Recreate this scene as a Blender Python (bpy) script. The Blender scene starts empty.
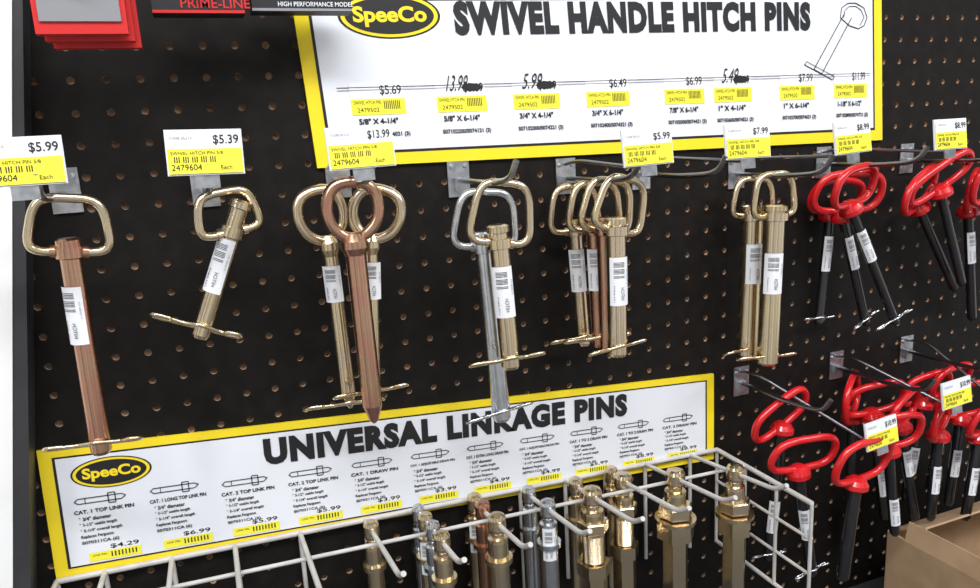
import bpy, math, random
from mathutils import Vector, Matrix
random.seed(4)
# World frame: X along the pegboard, Y into the wall (board face at y=0), Z up. Units metres (tables in 0.1 mm).
U=1e-4
CAM=Vector((0,-0.695,1.5))
fwd=Vector((0.348,0.9137,-0.209)).normalized()
right=Vector((0.929,-0.366,-0.053)); right=(right-fwd*right.dot(fwd)).normalized()
up=(-fwd).cross(right)
HOOKS=[(-974,14711),(82,14672),(1224,14658),(2380,14576),(3537,14513),(4431,14493),(5675,14407),(6938,14438),(8276,14402),(5795,11925),(7282,11879),(8489,11902)]
SIGN1=[(962,16322),(7692,16436),(7839,14670),(1045,14778)]
SIGN2=[(-1513,12595),(5386,12107),(5398,11029),(-1546,11410)]
TAGS=[(-1010,14985),(96,14979),(1178,14953),(3653,14815),(4712,14809),(5965,14781),(7291,14743),(6578,11610),(7690,11866),(8574,11744)]
S1L=[.164,.2441,.3215,.4013,.4938,.5564,.6453,.7242]
RODS=[(-1540,11399),(-1164,11386),(-615,11367),(-69,11348),(528,11327),(1163,11305),(1678,11287),(2275,11266),(2847,11246),(3388,11227),(3891,11210),(4416,11191),(5036,11170)]
RACKEND=(5423,11156)
# kind, metal, loop top xz, handle pivot xz, tip xz, y, handle width, shaft radius, head ext, yaw, label(frac,w,h), clip
PINS=[
('swivel','copper',-868,14703,-915,14310,-933,12721,-.07,.055,.0076,.006,0,(.12,.020,.044),1),
('swivel','gold',193,14665,230,14347,-111,13530,-.07,.050,.0072,.022,.3,(.0,.018,.044),1),
('eye','gold',932,14605,1018,14176,1064,12596,-.045,.040,.0068,0,.2,(.1,.018,.032),1),
('eye','gold',1475,14580,1340,14184,1244,12743,-.065,.040,.0062,0,-.3,(.1,.018,.032),1),
('eye','copper',1185,14676,1160,14223,1192,12569,-.085,.042,.0085,0,.0,None,0),
('swivel','silver',2443,14486,2385,13991,2472,12297,-.06,.062,.0088,.01,0,None,1),
('swivel','gold',2499,14575,2414,14059,2469,12905,-.09,.056,.0085,.012,-.1,(.12,.020,.046),1),
('swivel','gold',3533,14441,3529,13988,3596,12776,-.02,.056,.0072,.008,0,(.1,.018,.044),1),
('swivel','copper',3644,14473,3609,14015,3646,12819,-.045,.058,.0078,.008,0,(.1,.018,.042),1),
('swivel','copper',3694,14500,3600,14035,3618,12828,-.066,.056,.0075,.008,.05,None,0),
('swivel','gold',3737,14519,3599,14055,3596,12836,-.088,.058,.0092,.008,.15,(.15,.020,.046),1),
('swivel','gold',5699,14360,5669,13958,5638,12354,-.03,.056,.0115,.008,0,(.15,.022,.044),1),
('swivel','gold',5703,14423,5704,13979,5661,12336,-.06,.056,.0115,.008,0,(.2,.022,.044),1),
('red','red',7011,14249,6972,13852,6855,12506,-.012,.084,.0054,0,.1,(.15,.013,.042),1),
('red','red',6987,14338,6970,13866,7437,12462,-.03,.084,.0054,0,-.2,(.15,.013,.042),1),
('red','red',6794,14424,6821,13977,7640,12500,-.055,.086,.0054,0,.3,(.15,.013,.042),1),
('red','red',8048,14253,8183,13857,8940,12712,-.03,.090,.0054,0,.3,None,0),
('red','red',8089,14350,8283,14054,8789,12830,-.05,.085,.0054,0,-.2,None,0),
('red','red',9020,14326,9165,13863,9471,12146,-.05,.07,.0058,0,0,None,0),
('red','red',9088,14204,9197,13714,9442,12220,-.02,.06,.0058,0,.5,(.15,.013,.042),0),
('red','red',5806,11867,5994,11487,5840,9819,-.05,.080,.0062,0,0,(.5,.014,.04),1),
('red','red',5972,11512,5965,11074,6232,9680,-.08,.082,.0065,0,-.1,(.3,.014,.04),1),
('red','red',6428,11543,6408,11005,6273,9836,-.12,.084,.0072,0,.1,None,0),
('red','red',7196,11792,7401,11249,7434,9507,-.02,.066,.006,0,.5,None,0),
('red','red',7350,11793,7453,11354,7780,9832,-.045,.070,.006,0,-.4,(.45,.014,.04),0),
('red','red',7501,11730,7577,11286,7940,9940,-.075,.070,.006,0,.3,(.2,.013,.036),0),
('red','red',7150,11605,7162,11147,7363,9985,-.095,.068,.006,0,-.2,(.5,.013,.036),0),
('red','red',8415,11693,8500,11257,8303,9920,-.03,.066,.006,0,-.2,(.4,.013,.036),0),
('red','red',8765,11771,8780,11336,8628,10033,-.04,.072,.006,0,.1,(.4,.013,.036),0),
('red','red',8650,11658,8684,11154,8584,9967,-.07,.074,.006,0,-.3,(.3,.013,.036),0),
('red','red',8671,11469,8610,11028,8501,9922,-.1,.074,.006,0,.2,(.3,.013,.036),0),
('red','red',7933,11616,8042,11137,8010,9997,-.09,.066,.006,0,.4,(.3,.013,.036),0),
]
# linkage pins: rod index, y, radius, kind, metal
LINK=[(5,-.037,.0085,0,'gold'),(6,-.02,.0075,0,'silver'),(6,-.045,.0083,1,'gold'),(6,-.070,.008,0,'silver'),(6,-.098,.0088,0,'gold'),(7,-.02,.0092,1,'gold'),(7,-.045,.0085,0,'copper'),(7,-.083,.0100,0,'gold'),(8,-.03,.0085,0,'silver'),(8,-.075,.0090,1,'silver'),(9,-.032,.0090,0,'gold'),(9,-.067,.0118,3,'gold'),(10,-.02,.0085,0,'gold'),(10,-.045,.0108,3,'gold'),(11,-.065,.0118,2,'gold'),(12,-.086,.0108,2,'gold')]
def V(p,y=0): return Vector((p[0]*U,y,p[1]*U))

MAT={}
def mat(name,col,rough=.5,metal=0,col2=None,scale=40,coat=0,spec=.5):
    m=bpy.data.materials.new(name); m.use_nodes=True; nt=m.node_tree; b=nt.nodes['Principled BSDF']
    b.inputs['Base Color'].default_value=(*col,1); b.inputs['Roughness'].default_value=rough; b.inputs['Metallic'].default_value=metal
    b.inputs['Coat Weight'].default_value=coat; b.inputs['Specular IOR Level'].default_value=spec
    if col2:
        tc=nt.nodes.new('ShaderNodeTexCoord'); n=nt.nodes.new('ShaderNodeTexNoise'); n.inputs['Scale'].default_value=scale; n.inputs['Detail'].default_value=4
        r=nt.nodes.new('ShaderNodeValToRGB'); r.color_ramp.elements[0].position=.38; r.color_ramp.elements[1].position=.62
        r.color_ramp.elements[0].color=(*col,1); r.color_ramp.elements[1].color=(*col2,1)
        nt.links.new(tc.outputs['Object'],n.inputs['Vector']); nt.links.new(n.outputs['Fac'],r.inputs['Fac']); nt.links.new(r.outputs['Color'],b.inputs['Base Color'])
    MAT[name]=m; return m
mat('pegblack',(.006,.005,.0045),.55,col2=(.010,.008,.007),scale=60,spec=.18)
mat('hardboard',(.74,.54,.38),.8,col2=(.65,.45,.3),scale=200)
mat('backing',(.24,.16,.10),.9,col2=(.08,.05,.035),scale=30)
mat('paper',(.80,.82,.87),.45,col2=(.76,.78,.84),scale=6)
mat('yellow',(.93,.72,.02),.45,col2=(.88,.67,.015),scale=8)
mat('ink',(.010,.010,.012),.5)
mat('grey',(.25,.25,.27),.5)
mat('label',(.82,.83,.87),.4)
mat('lyellow',(.92,.84,.05),.45)
mat('gold',(.76,.63,.40),.24,1,col2=(.72,.60,.44),scale=45)
mat('copper',(.60,.30,.22),.26,1,col2=(.58,.37,.24),scale=35)
mat('silver',(.72,.75,.80),.25,1,col2=(.60,.63,.66),scale=60)
mat('galv',(.62,.64,.67),.32,1,col2=(.42,.44,.47),scale=120)
mat('darkwire',(.22,.22,.24),.28,1)
mat('red',(.66,.010,.016),.24,coat=.5,col2=(.58,.007,.010),scale=30)
mat('blacksteel',(.010,.010,.012),.22,coat=.5)
mat('whitewire',(.56,.54,.52),.35,col2=(.47,.45,.43),scale=50)
mat('cardboard',(.46,.31,.18),.8,col2=(.40,.26,.15),scale=30)
mat('floorm',(.35,.34,.32),.5,col2=(.3,.29,.28),scale=5)
mat('postm',(.035,.035,.038),.5,col2=(.025,.025,.028),scale=20)
mat('white_margin',(.85,.85,.85),.5)
mat('plastic',(.75,.78,.8),.2)
mat('redcard',(.6,.02,.02),.4)
mat('shelfm',(.05,.05,.055),.5)

class MB:
    def __init__(s): s.v=[];s.f=[];s.m=[];s.sm=[];s.mats=[]
    def mi(s,n):
        if n not in s.mats: s.mats.append(n)
        return s.mats.index(n)
    def add(s,vs,fs,m,smooth=False):
        o=len(s.v); k=s.mi(m); s.v+= [tuple(v) for v in vs]
        for f in fs: s.f.append(tuple(i+o for i in f)); s.m.append(k); s.sm.append(smooth)
    def tube(s,pts,r,m,n=10,closed=False):
        pts=[Vector(p) for p in pts]; q=[pts[0]]
        for p in pts[1:]:
            if (p-q[-1]).length>1e-6: q.append(p)
        pts=q; N=len(pts); rs=[r]*N
        tg=[]
        for i in range(N):
            a=pts[(i-1)%N] if (closed or i>0) else pts[i]; b=pts[(i+1)%N] if (closed or i<N-1) else pts[i]
            tg.append((b-a).normalized())
        x=tg[0].orthogonal().normalized(); vs=[]
        for i in range(N):
            x=(x-tg[i]*x.dot(tg[i])).normalized(); y=tg[i].cross(x)
            for k in range(n):
                a=2*math.pi*k/n; vs.append(pts[i]+(x*math.cos(a)+y*math.sin(a))*rs[i])
        fs=[]
        for i in range(N if closed else N-1):
            j=(i+1)%N
            for k in range(n): fs.append((i*n+k,i*n+(k+1)%n,j*n+(k+1)%n,j*n+k))
        s.add(vs,fs,m,True)
        if not closed: s.add(vs[:n],[tuple(range(n))[::-1]],m); s.add(vs[-n:],[tuple(range(n))],m)
    def lathe(s,p,axis,prof,m,n=20,smooth=True):
        ax=Vector(axis).normalized(); x=ax.orthogonal().normalized(); y=ax.cross(x); p=Vector(p)
        for (d0,r0),(d1,r1) in zip(prof[:-1],prof[1:]):
            vs=[]
            for d,r in ((d0,r0),(d1,r1)):
                for k in range(n):
                    a=2*math.pi*k/n; vs.append(p+ax*d+(x*math.cos(a)+y*math.sin(a))*max(r,1e-5))
            s.add(vs,[(k,(k+1)%n,n+(k+1)%n,n+k) for k in range(n)],m,smooth)
    def box(s,c,ax,ay,az,m):
        c=Vector(c);vs=[c+ax*i+ay*j+az*k for i in(-1,1) for j in(-1,1) for k in(-1,1)]
        s.add(vs,[(0,1,3,2),(4,6,7,5),(0,4,5,1),(2,3,7,6),(0,2,6,4),(1,5,7,3)],m)
    def quad(s,a,b,c,d,m): s.add([a,b,c,d],[(0,1,2,3)],m)
    def obj(s,name,parent=None):
        me=bpy.data.meshes.new(name); me.from_pydata(s.v,[],s.f)
        for n in s.mats: me.materials.append(MAT[n])
        me.polygons.foreach_set('material_index',s.m); me.polygons.foreach_set('use_smooth',s.sm); me.update()
        o=bpy.data.objects.new(name,me); bpy.context.collection.objects.link(o)
        if parent: o.parent=parent
        return o
X=Vector((1,0,0));Y=Vector((0,1,0));Z=Vector((0,0,1))
def rnd(pts,r,n=5,closed=False):
    pts=[Vector(p) for p in pts]; out=[]; N=len(pts)
    for i,p in enumerate(pts):
        if not closed and i in (0,N-1): out.append(p); continue
        a=pts[(i-1)%N];b=pts[(i+1)%N]
        ra=min(r,(a-p).length*.48);rb=min(r,(b-p).length*.48)
        A=p+(a-p).normalized()*ra;B=p+(b-p).normalized()*rb
        for k in range(n+1):
            t=k/n; out.append(A*(1-t)**2+p*2*t*(1-t)+B*t*t)
    return out
_tc={}
def tmesh(s,bold):
    k=(s,bold)
    if k in _tc: return _tc[k]
    cu=bpy.data.curves.new('t','FONT'); cu.body=s; cu.size=1; cu.offset=bold; cu.resolution_u=3 if len(s)>8 else 4
    if bold>=.04: cu.space_character=1.14
    ob=bpy.data.objects.new('t',cu); bpy.context.collection.objects.link(ob)
    me=bpy.data.meshes.new_from_object(ob)
    vs=[(v.co.x,v.co.y) for v in me.vertices]; fs=[tuple(p.vertices) for p in me.polygons]
    bpy.data.objects.remove(ob); bpy.data.curves.remove(cu); bpy.data.meshes.remove(me)
    x0=min(v[0] for v in vs);x1=max(v[0] for v in vs);y0=min(v[1] for v in vs);y1=max(v[1] for v in vs)
    _tc[k]=([(a-x0,b-y0) for a,b in vs],fs,x1-x0,y1-y0); return _tc[k]
def text(mb,s,o,xd,ud,w,h,m,bold=0.0,shear=0):
    vs,fs,W,H=tmesh(s,bold); o=Vector(o)
    mb.add([o+xd*(a/W*w+shear*b/H*h)+ud*(b/H*h) for a,b in vs],fs,m)

# ---------- pegboard ----------
def pegboard():
    mb=MB(); s=.0254; r=.0031; x0,x1,z0,z1=-.5,1.55,.86,2.0; n=12
    nx=int((x1-x0)/s);nz=int((z1-z0)/s); vs=[];ff=[];fw=[]
    cor=[(1,1),(-1,1),(-1,-1),(1,-1)]
    for i in range(nx):
        for j in range(nz):
            cx=x0+(i+.5)*s;cz=z0+(j+.5)*s;o=len(vs)
            for k in range(n):
                a=2*math.pi*k/n; vs.append((cx+r*math.cos(a),0,cz+r*math.sin(a)))
            for k in range(n):
                a=2*math.pi*k/n; vs.append((cx+r*math.cos(a),.0032,cz+r*math.sin(a)))
            for c in cor: vs.append((cx+c[0]*s/2,0,cz+c[1]*s/2))
            C=o+2*n
            def rg(k): return o+k%n
            q=n//4
            for c in range(4):
                b=c*q
                ff.append((C+c,rg(b),rg(b+1))); ff.append((C+c,rg(b+1),rg(b+2))); ff.append((C+c,rg(b+2),rg(b+3)))
                ff.append((C+c,rg(b+3),C+(c+1)%4))
            for k in range(n): fw.append((o+k,o+(k+1)%n,o+n+(k+1)%n,o+n+k))
    mb.add(vs,ff,'pegblack'); 
    k=mb.mi('hardboard')
    for f in fw: mb.f.append(f);mb.m.append(k);mb.sm.append(True)
    X1=x0+nx*s;Z1=z0+nz*s
    mb.quad((x0,.0034,z0),(X1,.0034,z0),(X1,.0034,Z1),(x0,.0034,Z1),'backing')
    return mb.obj('wall_pegboard')
pegboard()
mb=MB(); mb.box((.5,-1,-.02),X*3,Y*2.5,Z*.02,'floorm'); mb.obj('floor')
mb=MB(); mb.box((.525,-.22,.42),X*1.02,Y*.218,Z*.42,'shelfm'); mb.box((.525,-.24,.85),X*1.03,Y*.24,Z*.01,'shelfm'); mb.obj('gondola_base_shelf')

# ---------- signs ----------
class Sign:
    def __init__(s,c):
        s.c=[V(p) for p in c]; s.mb=MB()
    def at(s,a,b,d=.004):
        tl,tr,br,bl=s.c; p=(tl*(1-a)+tr*a)*(1-b)+(bl*(1-a)+br*a)*b; return Vector((p.x,-d,p.z))
    def rect(s,a0,b0,a1,b1,m,d): s.mb.quad(s.at(a0,b1,d),s.at(a1,b1,d),s.at(a1,b0,d),s.at(a0,b0,d),m)
    def txt(s,t,a0,a1,b0,b1,m,bold=0,d=.0046,shear=0):
        o=s.at(a0,b1,d);x=s.at(a1,b1,d)-o;u=s.at(a0,b0,d)-o
        text(s.mb,t,o,x.normalized(),u.normalized(),x.length,u.length,m,bold,shear=shear)
    def base(s,mw,mh):
        f=[s.at(0,0,.0035),s.at(1,0,.0035),s.at(1,1,.0035),s.at(0,1,.0035)]; b=[Vector((p.x,-.0005,p.z)) for p in f]
        s.mb.add(f+b,[(3,2,1,0),(0,1,5,4),(1,2,6,5),(2,3,7,6),(3,0,4,7)],'yellow')
        s.rect(mw*.82,mh*.82,1-mw*.82,1-mh*.82,'ink',.0038)
        s.rect(mw,mh,1-mw,1-mh,'paper',.0040)
    def ell(s,a,b,ra,rb,m,d):
        s.mb.add([s.at(a+ra*math.cos(t*math.pi/20),b+rb*math.sin(t*math.pi/20),d) for t in range(40)],[tuple(range(40))[::-1]],m)
    def line(s,pts,m,w=.0005,d=.0046):
        P_=[s.at(a,b,d) for a,b in pts]
        for p,q in zip(P_[:-1],P_[1:]):
            t=(q-p).normalized(); n=Vector((-t.z,0,t.x))*w; s.mb.quad(p-n,q-n,q+n,p+n,m)
    def logo(s,a,b,ra,rb):
        s.ell(a,b,ra,rb,'ink',.0043); s.ell(a,b,ra*.95,rb*.93,'yellow',.0045); s.ell(a,b,ra*.87,rb*.80,'ink',.0047)
        s.txt('SpeeCo',a-ra*.72,a+ra*.72,b-rb*.42,b+rb*.48,'yellow',.035,.0049)
S1=Sign(SIGN1); S1.base(.022,.085)
S1.logo(.125,.165,.070,.125)
S1.txt('SWIVEL HANDLE HITCH PINS',.214,.84,.085,.278,'ink',.065)
S1.line([(.04,.555),(.97,.555)],'ink',.0003);S1.line([(.04,.57),(.97,.57)],'grey',.0003)
S1.line([(.845,.52),(.915,.17)],'ink',.0005);S1.line([(.862,.55),(.93,.2)],'ink',.0005);S1.line([(.845,.52),(.862,.55)],'ink')
S1.line([(.905,.2),(.908,.14),(.922,.11),(.94,.11),(.958,.14),(.965,.2),(.958,.25),(.945,.27),(.925,.25),(.905,.2)],'ink',.0005)
S1.line([(.912,.2),(.915,.155),(.925,.13),(.94,.13),(.952,.155),(.958,.2),(.948,.25)],'ink',.0004)
S1.line([(.825,.49),(.885,.59)],'ink',.0005);S1.line([(.83,.47),(.89,.57)],'ink',.0003);S1.line([(.825,.49),(.83,.47)],'ink',.0004);S1.line([(.885,.59),(.89,.57)],'ink',.0004)
pr=['$5.69','$5.69','$5.99','$6.49','$6.99','$7.49','$7.99','$11.99']
sz=['5/8" X 4-1/4"','5/8" X 6-1/4"','3/4" X 4-1/4"','3/4" X 6-1/4"','7/8" X 6-1/4"','1" X 4-1/4"','1" X 6-1/4"','1-1/8" X 6-1/2"']
tl=S1.c[0];wd=(S1.c[1]-S1.c[0]).length
for i,(lx,p) in enumerate(zip(S1L,pr)):
    a=(lx-(tl.x+ (S1.c[3].x-tl.x)*.6))/wd; w=.037
    b=.62
    S1.rect(a-w,b-.09,a+w,b,'label',.0044); S1.rect(a-w,b,a+w,b+.09,'lyellow',.0044)
    S1.txt(p,a+w*.1,a+w*.9,b-.075,b-.015,'ink',.01); S1.txt('SWIVEL HTCH PIN',a-w*.9,a+w*.1,b+.01,b+.03,'ink'); S1.txt('2479502',a-w*.8,a+w*.0,b+.05,b+.075,'ink')
    for k in range(9): S1.rect(a+w*(.2+.07*k),b+.012,a+w*(.23+.07*k),b+.06,'ink',.0047)
    S1.txt(sz[i],a-w*.8,a+w*.65,b+.11,b+.145,'ink',.035)
    S1.txt('S0710%d00/S07%d21 (3)'%(i+21,i+40),a-w*.9,a+w*1.05,b+.19,b+.222,'ink',.035)
    if i in(1,2,5): S1.txt(['','13.99','5.99','','','5.49'][i],a-w*.6,a+w*.2,b-.12,b-.03,'ink',0,.005,.3); S1.ell(a+w*.45,b-.05,w*.42,.022,'ink',.0049)
S1.mb.obj('hitch_pin_header_sign')

S2=Sign(SIGN2); S2.base(.018,.075)
S2.logo(.078,.22,.046,.12)
S2.txt('UNIVERSAL LINKAGE PINS',.262,.828,.11,.34,'ink',.065)
names=['CAT. 1 TOP LINK PIN','CAT. 1 LONG TOP LINK PIN','CAT. 2 TOP LINK PIN','CAT. 2 TOP LINK PIN','CAT. 1 DRAW PIN','CAT. 1 ADJUSTABLE DRAW PIN','CAT. 1 EXTRA LONG DRAW PIN','CAT. 1 ADJUSTABLE DRAW PIN','CAT. 1 TO 2 DRAW PIN','CAT. 1 TO 2 DRAW PIN','CAT. 2 DRAW PIN']
for i,nm in enumerate(names):
    a=.03+i*.0865; w=.068
    y0=.38 if i<2 else .41
    S2.line([(a+.006,y0+.02),(a+.055,y0+.02),(a+.06,y0+.035),(a+.055,y0+.06),(a+.006,y0+.06),(a+.002,y0+.04),(a+.006,y0+.02)],'ink',.0004)
    S2.line([(a+.014,y0+.02),(a+.014,y0+.06)],'ink',.0003);S2.line([(a+.04,y0),(a+.04,y0+.08),(a+.048,y0+.08),(a+.048,y0),(a+.04,y0)],'ink',.0004)
    S2.txt(nm,a,a+w,y0+.11,y0+.14,'ink',.03)
    for k,t in enumerate(['* 3/4" diameter','* 3-1/2" usable length','* 5-1/4" overall length','Replaces Ferguson','S070311CA (6)']):
        S2.txt(t,a+.004,a+w*(.6+.08*(k%3)),y0+.165+k*.048,y0+.197+k*.048,'ink',.025)
    b=.86
    S2.rect(a+.01,b-.075,a+.07,b-.02,'label',.0044); S2.rect(a+.01,b-.02,a+.07,b+.05,'lyellow',.0044)
    S2.txt(['$4.29','$6.99','$5.99','$5.99','$3.99','$3.99','$4.99','$4.99','$5.99','$8.99','$8.99'][i],a+.035,a+.068,b-.07,b-.03,'ink',.015)
    for k in range(8): S2.rect(a+.035+.004*k,b-.01,a+.0365+.004*k,b+.03,'ink',.0047)
    S2.txt('LINK PIN',a+.014,a+.03,b-.005,b+.01,'ink')
S2.mb.obj('linkage_pin_header_sign')

# ---------- tags & hooks ----------
def tag(c,price,tilt=.12,w=.050,h=.029,roll=0):
    mb=MB(); c=Vector(c); u0=(Z*math.cos(tilt)+Y*math.sin(tilt)); XX=(X*math.cos(roll)+u0*math.sin(roll)); u=(u0*math.cos(roll)-X*math.sin(roll)); n=XX.cross(u)
    if n.y>0:n=-n
    mb.box(c+n*-.001,XX*(w/2+.001),u*(h/2+.001),n*.0008,'plastic')
    f=lambda a,b,d=.0004:c+XX*a*w+u*b*h+n*d
    mb.quad(f(-.5,-.5),f(.5,-.5),f(.5,.5),f(-.5,.5),'label')
    mb.quad(f(-.5,-.5,.0006),f(.5,-.5,.0006),f(.5,.08,.0006),f(-.5,.08,.0006),'lyellow')
    text(mb,price,f(.12,.16,.0008),XX,u,w*.35,h*.24,'ink',.01)
    text(mb,'SWIVEL HITCH PIN 5/8',f(-.46,-.06,.0009),XX,u,w*.7,h*.08,'ink')
    text(mb,'2479604',f(-.46,-.42,.0009),XX,u,w*.4,h*.14,'ink')
    text(mb,'71098 05210',f(-.46,.3,.0009),XX,u,w*.3,h*.07,'grey')
    text(mb,'Each',f(.2,-.42,.0009),XX,u,w*.15,h*.1,'ink')
    for k in range(20):
        if k%4!=3: mb.quad(f(-.42+.03*k,-.24,.0009),f(-.42+.03*k+.014,-.24,.0009),f(-.42+.03*k+.014,-.1,.0009),f(-.42+.03*k,-.1,.0009),'ink')
    mb.box(c-u*(h/2+.004)-n*.002,XX*.008,u*.006,n*.0006,'galv')
    return mb.obj('price_tag')
prices=['$5.99','$5.39','$13.99','$5.99','$7.99','$8.99','$8.99','$10.99','$10.99','$9.99']
for i,(c,p) in enumerate(zip(TAGS,prices)): tag(V(c,-.135),p,w=.048 if i<5 else .044,roll=[0,-.03,.02,.02,0,.04,.0,.08,.06,0][i])
tagof={0:0,1:1,2:2,4:3,5:4,6:5,7:6,9:7,10:8,11:9}
for i,b in enumerate(HOOKS):
    b=V(b); mb=MB()
    mb.box(b+Vector((0,-.0015,.002)),X*.011,Z*.018,Y*.001,'galv')
    mb.box(b+Vector((0,-.004,-.004)),X*.005,Z*.006,Y*.003,'galv')
    for dx in(-.007,.007): mb.lathe(b+Vector((dx,-.0025,.013)),-Y,[(0,.0025),(.0015,.0022),(.002,0)],'galv',8)
    L=.135
    tip=b+Vector((.004,-L,.012))
    mb.tube(rnd([b-Y*.002,b+Vector((0,-L*.55,0)),b+Vector((.002,-L*.93,.004)),tip+Z*.008],.02),.0026,'darkwire' if 3<i else 'galv',10)
    if i in tagof:
        c=V(TAGS[tagof[i]],-.135)
        mb.tube(rnd([b+Vector((0,-.002,.014)),b+Vector((0,-.03,.018)),c+Vector((0,.012,-.018)),c+Vector((0,.004,-.017))],.015),.0018,'darkwire',8)
    mb.obj('peg_hook')

# ---------- pins ----------
NV=Vector((-.37,-.93,0)).normalized()
def flag(mb,c,ax,w,h,rs,jit=0):
    ax=ax.normalized(); n=(Matrix.Rotation(jit,3,'Z')@NV); n=(n-ax*n.dot(ax)).normalized(); side=n.cross(ax); side=side if side.x>0 else -side
    R=max(rs+.0008,w*.55)
    def f(a,b,d=0):
        t=a*w/R; return c+ax*b*h+n*(rs+.0010-R+(R+d)*math.cos(t))+side*(R+d)*math.sin(t)
    for k in range(8):
        a0=-.5+k/8;a1=a0+1/8
        mb.quad(f(a0,0),f(a1,0),f(a1,1),f(a0,1),'label')
    for k in range(12):
        if k%5==4: continue
        for a0,a1 in((-.30,-.1),(-.1,.12),(.12,.22)):
            mb.quad(f(a0,.1+.028*k,.0004),f(a1,.1+.028*k,.0004),f(a1,.1+.028*k+.011,.0004),f(a0,.1+.028*k+.011,.0004),'ink')
    text(mb,'PIN 5/8X4',f(-.3,.92,.0006),-ax,side,h*.34,w*.15,'ink')
    text(mb,'HITCH',f(.02,.88,.0006),-ax,side,h*.26,w*.17,'ink')
    text(mb,'71098 05',f(.34,.55,.0006),-ax,side,h*.3,w*.08,'grey')
def hairpin(mb,c,ax,yaw,L,m,r=.0017):
    ax=ax.normalized(); e1=Vector((math.cos(yaw),math.sin(yaw),.0)); e1=(e1-ax*e1.dot(ax)).normalized(); e2=ax.cross(e1); e2=e2 if e2.y<0 else -e2
    e2=(e2*.85+Z*.4)
    q=[(-.62,.0),(-.3,0),(.35,0),(.55,-.02),(.70,.04),(.72,.20),(.60,.28),(.46,.20),(.36,.07),(.2,.16),(0,.29),(-.2,.16),(-.36,.08),(-.55,.16)]
    mb.tube(rnd([c+e1*a*L+e2*b*L for a,b in q],L*.2,4),r,m,8)
    mb.tube(rnd([c+e1*(-.6+dx)*L+e2*(.0+dz)*L for dx,dz in((0,-.0),(-.2,-.02),(-.32,.1),(-.2,.24),(.04,.2))],L*.1,4),r,m,8)
for p in PINS:
    kind,m,tx,tz,cx,cz,bx,bz,yy,w,r,he,yaw,lab,clip=p
    T,C,B=V((tx,tz),yy),V((cx,cz),yy),V((bx,bz),yy); mb=MB(); ax=(B-C).normalized(); L=(B-C).length
    upd=(T-C); h=upd.length; upd.normalize(); sd=Vector((math.cos(yaw),math.sin(yaw),0)); sd=(sd-upd*sd.dot(upd)).normalized()
    if kind=='swivel':
        mb.lathe(C,ax,[(-he-.0045,0),(-he-.0045,r*.8),(-he-.003,r*1.15),(-he+.002,r*1.2),(-he+.003,r*.95),(-.004,r*.95),(-.004,r*1.3),(.004,r*1.3),(.005,r),(L-.003,r),(L,r*.8),(L,0)],m,28)
        q=[(.10,0),(.40,.0),(.50,.16),(.42,.80),(.28,1.0)]
        path=[C-sd*a*w+upd*b*h for a,b in q]+[C+sd*a*w+upd*b*h for a,b in q[::-1]]
        mb.tube(rnd(path,.009,6),.0034,m if m!='copper' else 'gold',12)
        for sg in(-1,1): mb.lathe(C+sd*sg*w*.16,sd*sg,[(0,.0048),(.004,.0048),(.004,0)],m,12)
    elif kind=='eye':
        q=[(.16,0),(.42,.2),(.52,.5),(.46,.82),(.24,1.0)]
        path=[C-sd*a*w+upd*b*h for a,b in q]+[C+sd*a*w+upd*b*h for a,b in q[::-1]]
        mb.tube(rnd(path,.012,6,True),.0048,m,12,closed=True)
        mb.lathe(C-ax*.004,ax,[(0,r*.8),(.006,r*1.3),(.012,r*1.35),(.018,r),(L*.9,r),(L*.985,r*.45),(L,r*.2),(L,0)],m,28)
    else:
        q=[(.10,.06),(.42,.12),(.52,.42),(.46,.85),(.26,1.0)]
        path=[C-sd*a*w+upd*b*h+(-Y*.014*b) for a,b in q]+[C+sd*a*w+upd*b*h+(-Y*.014*b) for a,b in q[::-1]]
        mb.tube(rnd(path,.012,5,True),.0042,'red',12,closed=True)
        mb.lathe(C-ax*.008,ax,[(0,0),(.001,.006),(.004,.0105),(.009,.0135),(.014,.0135),(.017,.010),(.018,r)],'red',20)
        mb.lathe(C,ax,[(.008,r),(L-.004,r),(L,r*.6),(L,0)],'blacksteel',16)
    if clip:
        hairpin(mb,B-ax*(.008 if L<.2 else .01),ax,random.uniform(-.25,.25),.043 if kind!='red' else .03,'silver' if m in('silver','red') else 'gold',.0017 if kind!='red' else .0012)
    if lab: flag(mb,C+ax*(lab[0]*L+.006),ax,lab[1],lab[2],r,random.uniform(-.3,.3))
    mb.obj({'swivel':'swivel_handle_hitch_pin','eye':'eye_hitch_pin','red':'red_handle_hitch_pin'}[kind])

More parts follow.
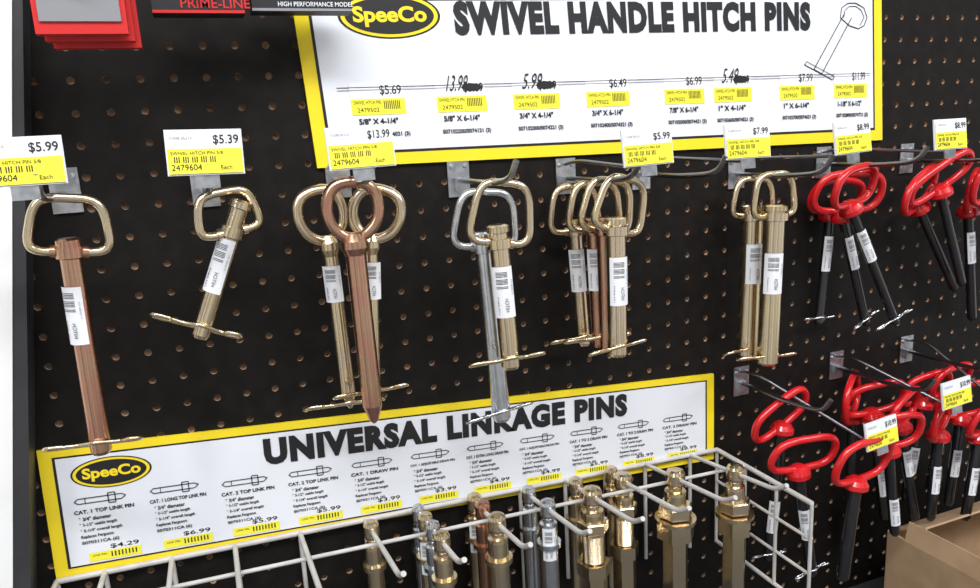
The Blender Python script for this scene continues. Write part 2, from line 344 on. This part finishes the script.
# ---------- linkage rack ----------
mb=MB(); end=V(RACKEND,-.006)
R0=V(RODS[0],-.006)
mb.tube([R0,end],.0028,'whitewire'); mb.tube([R0+Vector((0,-.05,.0)),end+Vector((0,-.05,.0))],.0020,'whitewire')
SL=.016/.12
for b in RODS:
    b=V(b,-.006)
    mb.tube(rnd([b,b+Vector((0,-.14,.14*SL)),b+Vector((0,-.156,.030))],.01),.0024,'whitewire',10)
    mb.tube([b,b-Z*.12],.0022,'whitewire',8)
for z,r in((0,.0028),(-.04,.0018),(-.08,.0018),(-.12,.0024)):
    mb.tube([end+Z*z,end+Vector((0,-.15,z))],r,'whitewire')
for y in(0,-.05,-.1,-.15): mb.tube([end-Y*-y,end+Vector((0,y,-.12))],.0020,'whitewire')
mb.obj('wire_display_rack')
for (ri,y,r,k,m) in LINK:
    b=V(RODS[ri]); c=Vector((b.x,y,b.z+SL*abs(y)+.010)); mb=MB()
    mb.lathe(c,-Z,[(0,0),(.0005,r*.5),(.002,r*.75),(.005,r*.88),(.015,r*.9),(.018,r*.8),(.020,r*.62),(.024,r*.62),(.025,r*.98),(.028,r),(.045,r)],m,20)
    for sg in(-1,1): mb.lathe(c-Z*.010+Y*sg*r*.82,Y*sg,[(-.002,.0034),(.0015,.0040),(.0015,.0028)],m,14)
    if k==2:
        mb.lathe(c-Z*.040,-Z,[(0,r*.9),(0,r*1.45),(.002,r*1.6),(.013,r*1.6),(.015,r*1.45),(.015,r*1.1)],m,6,False)
        mb.lathe(c-Z*.056,-Z,[(0,r*.9),(0,r*1.9),(.004,r*1.9),(.004,r)],m,24)
        mb.lathe(c-Z*.061,-Z,[(0,r*1.1),(0,r*1.75),(.018,r*1.75),(.018,r*1.2),(.10,r*1.2),(.10,0)],m,6,False)
    elif k==3:
        mb.lathe(c-Z*.036,-Z,[(0,r*.9),(0,r*1.3),(.001,r*1.4),(.011,r*1.4),(.012,r*1.3),(.012,r)],m,6,False)
        for j in range(14): mb.lathe(c-Z*(.048+.0025*j),-Z,[(0,r*.86),(.00125,r*.98),(.0025,r*.86)],m,16)
        mb.lathe(c-Z*.083,-Z,[(0,r*1.1),(0,r*1.5),(.014,r*1.5),(.014,r*1.2),(.07,r*1.2),(.07,0)],m,6,False)
    else:
        mb.lathe(c-Z*.045,-Z,[(0,r),(0,r*1.35),(.005,r*1.35),(.005,r),(.10,r),(.10,0)],m,20)
    if k==1: flag(mb,c-Z*.027,-Z,.014,.035,r)
    mb.obj('linkage_pin')

# ---------- post, packages, box ----------
mb=MB(); q=[V((-1067,16135),-.03),V((-1000,16136),-.03),V((-1680,11514),-.03),V((-1801,11556),-.03)]
def ext(a,b,k): return a+(a-b)*k
q=[ext(q[0],q[3],.5),ext(q[1],q[2],.5),ext(q[2],q[1],.3),ext(q[3],q[0],.3)]
back=[p+Y*.029 for p in q]; mb.add(q+back,[(3,2,1,0),(0,1,5,4),(1,2,6,5),(2,3,7,6),(3,0,4,7)],'postm')
q2=[q[0]-X*.25,q[0]+Y*-.001,q[3]+Y*-.001,q[3]-X*.25]; back=[Vector((p.x,-.001,p.z)) for p in q2]
mb.add(q2+back,[(3,2,1,0),(0,1,5,4),(1,2,6,5),(2,3,7,6),(3,0,4,7)],'white_margin')  # white strip added for the blank left margin, not a real post
mb.obj('upright_and_margin_strip')
def V3(x,z,y): return V((x,z),y)
a,c=V3(-860,16284,-.09),V3(-292,15810,-.09)
mb=MB(); w=c.x-a.x
for k in range(3):
    o=Vector((0,.014*k,-.003*k)) 
    cen=(a+c)/2+o+Vector((.003*k,0,0)); mb.box(cen,X*w*.5,Y*.005,Z*((a.z-c.z)/2),'redcard')
    mb.box(cen-Y*.0055,X*w*.44,Y*.001,Z*((a.z-c.z)/2-.008),'grey' if k==0 else 'ink')
mb.tube([(a.x+w/2,0,a.z-.01),(a.x+w/2,a.y-.02,a.z-.01)],.0025,'galv')
mb.obj('red_blister_package')
for a,b,t,w,h,m in ((V3(-128,16232,-.06),V3(527,15999,-.06),'PRIME-LINE',.05,.007,'redcard'),(V3(594,16265,-.05),V3(1380,16034,-.05),'HIGH PERFORMANCE MODEL',.06,.0035,'label')):
    mb=MB(); mb.box((a+b)/2+Y*.01,X*abs(b.x-a.x)/2,Y*.01,Z*abs(a.z-b.z)/2,'ink'); text(mb,t,(a.x+.02,a.y-.0005,b.z+.004),X,Z,w,h,m,.01)
    mb.box(((a.x+b.x)/2,a.y-.0003,b.z+.0015),X*abs(b.x-a.x)/2,Y*.0003,Z*.0010,m if m!='label' else 'grey')
    mb.tube([((a.x+b.x)/2,0,a.z-.006),((a.x+b.x)/2,a.y-.01,a.z-.006)],.0025,'galv'); mb.obj('hardware_package')
mb=MB(); x0=.768; x1=1.0; z1=.978; z0=.862; y0,y1=-.20,-.06; t=.002
for c,ax,ay,az in [(((x0+x1)/2,y0,(z0+z1)/2),X*(x1-x0)/2,Y*t,Z*(z1-z0)/2),(((x0+x1)/2,y1,(z0+z1)/2),X*(x1-x0)/2,Y*t,Z*(z1-z0)/2),((x0,(y0+y1)/2,(z0+z1)/2),X*t,Y*(y1-y0)/2,Z*(z1-z0)/2),((x1,(y0+y1)/2,(z0+z1)/2),X*t,Y*(y1-y0)/2,Z*(z1-z0)/2),(((x0+x1)/2,(y0+y1)/2,z0),X*(x1-x0)/2,Y*(y1-y0)/2,Z*t)]:
    mb.box(c,ax,ay,az,'cardboard')
u=Vector((.15,0,.6)).normalized(); mb.box(Vector((x0,(y0+y1)/2-.01,z1))+u*.012,u*.012,Y*.056,u.cross(Y)*.0012,'cardboard')
u=Vector((0,-.75,-.2)).normalized(); mb.box(Vector(((x0+x1)/2,y0,z1))+u*.03,u*.03,X*(x1-x0)/2*.97,u.cross(X)*.0012,'cardboard')
u=Vector((0,-.65,.35)).normalized(); mb.box(Vector(((x0+x1)/2,y1,z1))+u*.026,u*.026,X*(x1-x0)/2*.95,u.cross(X)*.0012,'cardboard')
mb.obj('cardboard_box')

# ---------- camera / light ----------
cam=bpy.data.cameras.new('camera'); co=bpy.data.objects.new('camera',cam); bpy.context.collection.objects.link(co)
M=Matrix((right,up,-fwd)).transposed().to_4x4(); M.translation=CAM; co.matrix_world=M
cam.sensor_width=36; cam.lens=27.55; cam.clip_start=.01; bpy.context.scene.camera=co
def area(name,loc,tgt,sx,sy,e,col=(1,1,1)):
    l=bpy.data.lights.new(name,'AREA'); l.shape='RECTANGLE'; l.size=sx; l.size_y=sy; l.energy=e; l.color=col
    o=bpy.data.objects.new(name,l); bpy.context.collection.objects.link(o); o.location=loc
    o.rotation_euler=(Vector(tgt)-Vector(loc)).to_track_quat('-Z','Y').to_euler()
area('metal_highlight_light',(.0,-1.3,3.0),(.4,0,1.3),1.6,.25,40,(.98,.99,1))
area('metal_highlight_light',(1.6,-1.6,3.0),(.6,0,1.3),1.6,.25,29,(.98,.99,1))
area('metal_highlight_light',(-1.3,-1.2,2.8),(.2,0,1.3),.25,1.4,16,(.96,.98,1))  # extra front-left lamp, added for brighter highlights on the metal
w=bpy.data.worlds.new('world'); bpy.context.scene.world=w; w.use_nodes=True; nt=w.node_tree; bg=nt.nodes['Background']
tc=nt.nodes.new('ShaderNodeTexCoord'); mp=nt.nodes.new('ShaderNodeMapping'); mp.inputs['Scale'].default_value=(3.2,3.2,1.0); mp.inputs['Location'].default_value=(.7,.3,0)
n=nt.nodes.new('ShaderNodeTexNoise'); n.inputs['Scale'].default_value=1.5; n.inputs['Detail'].default_value=1.5  # made-up bright and dark bands, put in for reflections on the metal
r=nt.nodes.new('ShaderNodeValToRGB'); r.color_ramp.elements[0].position=.42; r.color_ramp.elements[0].color=(.06,.06,.065,1); r.color_ramp.elements[1].position=.60; r.color_ramp.elements[1].color=(1,1,1.0,1)
nt.links.new(tc.outputs['Generated'],mp.inputs['Vector']); nt.links.new(mp.outputs['Vector'],n.inputs['Vector']); nt.links.new(n.outputs['Fac'],r.inputs['Fac']); nt.links.new(r.outputs['Color'],bg.inputs['Color'])
bg.inputs[1].default_value=.9
bpy.context.scene.view_settings.view_transform='Standard'
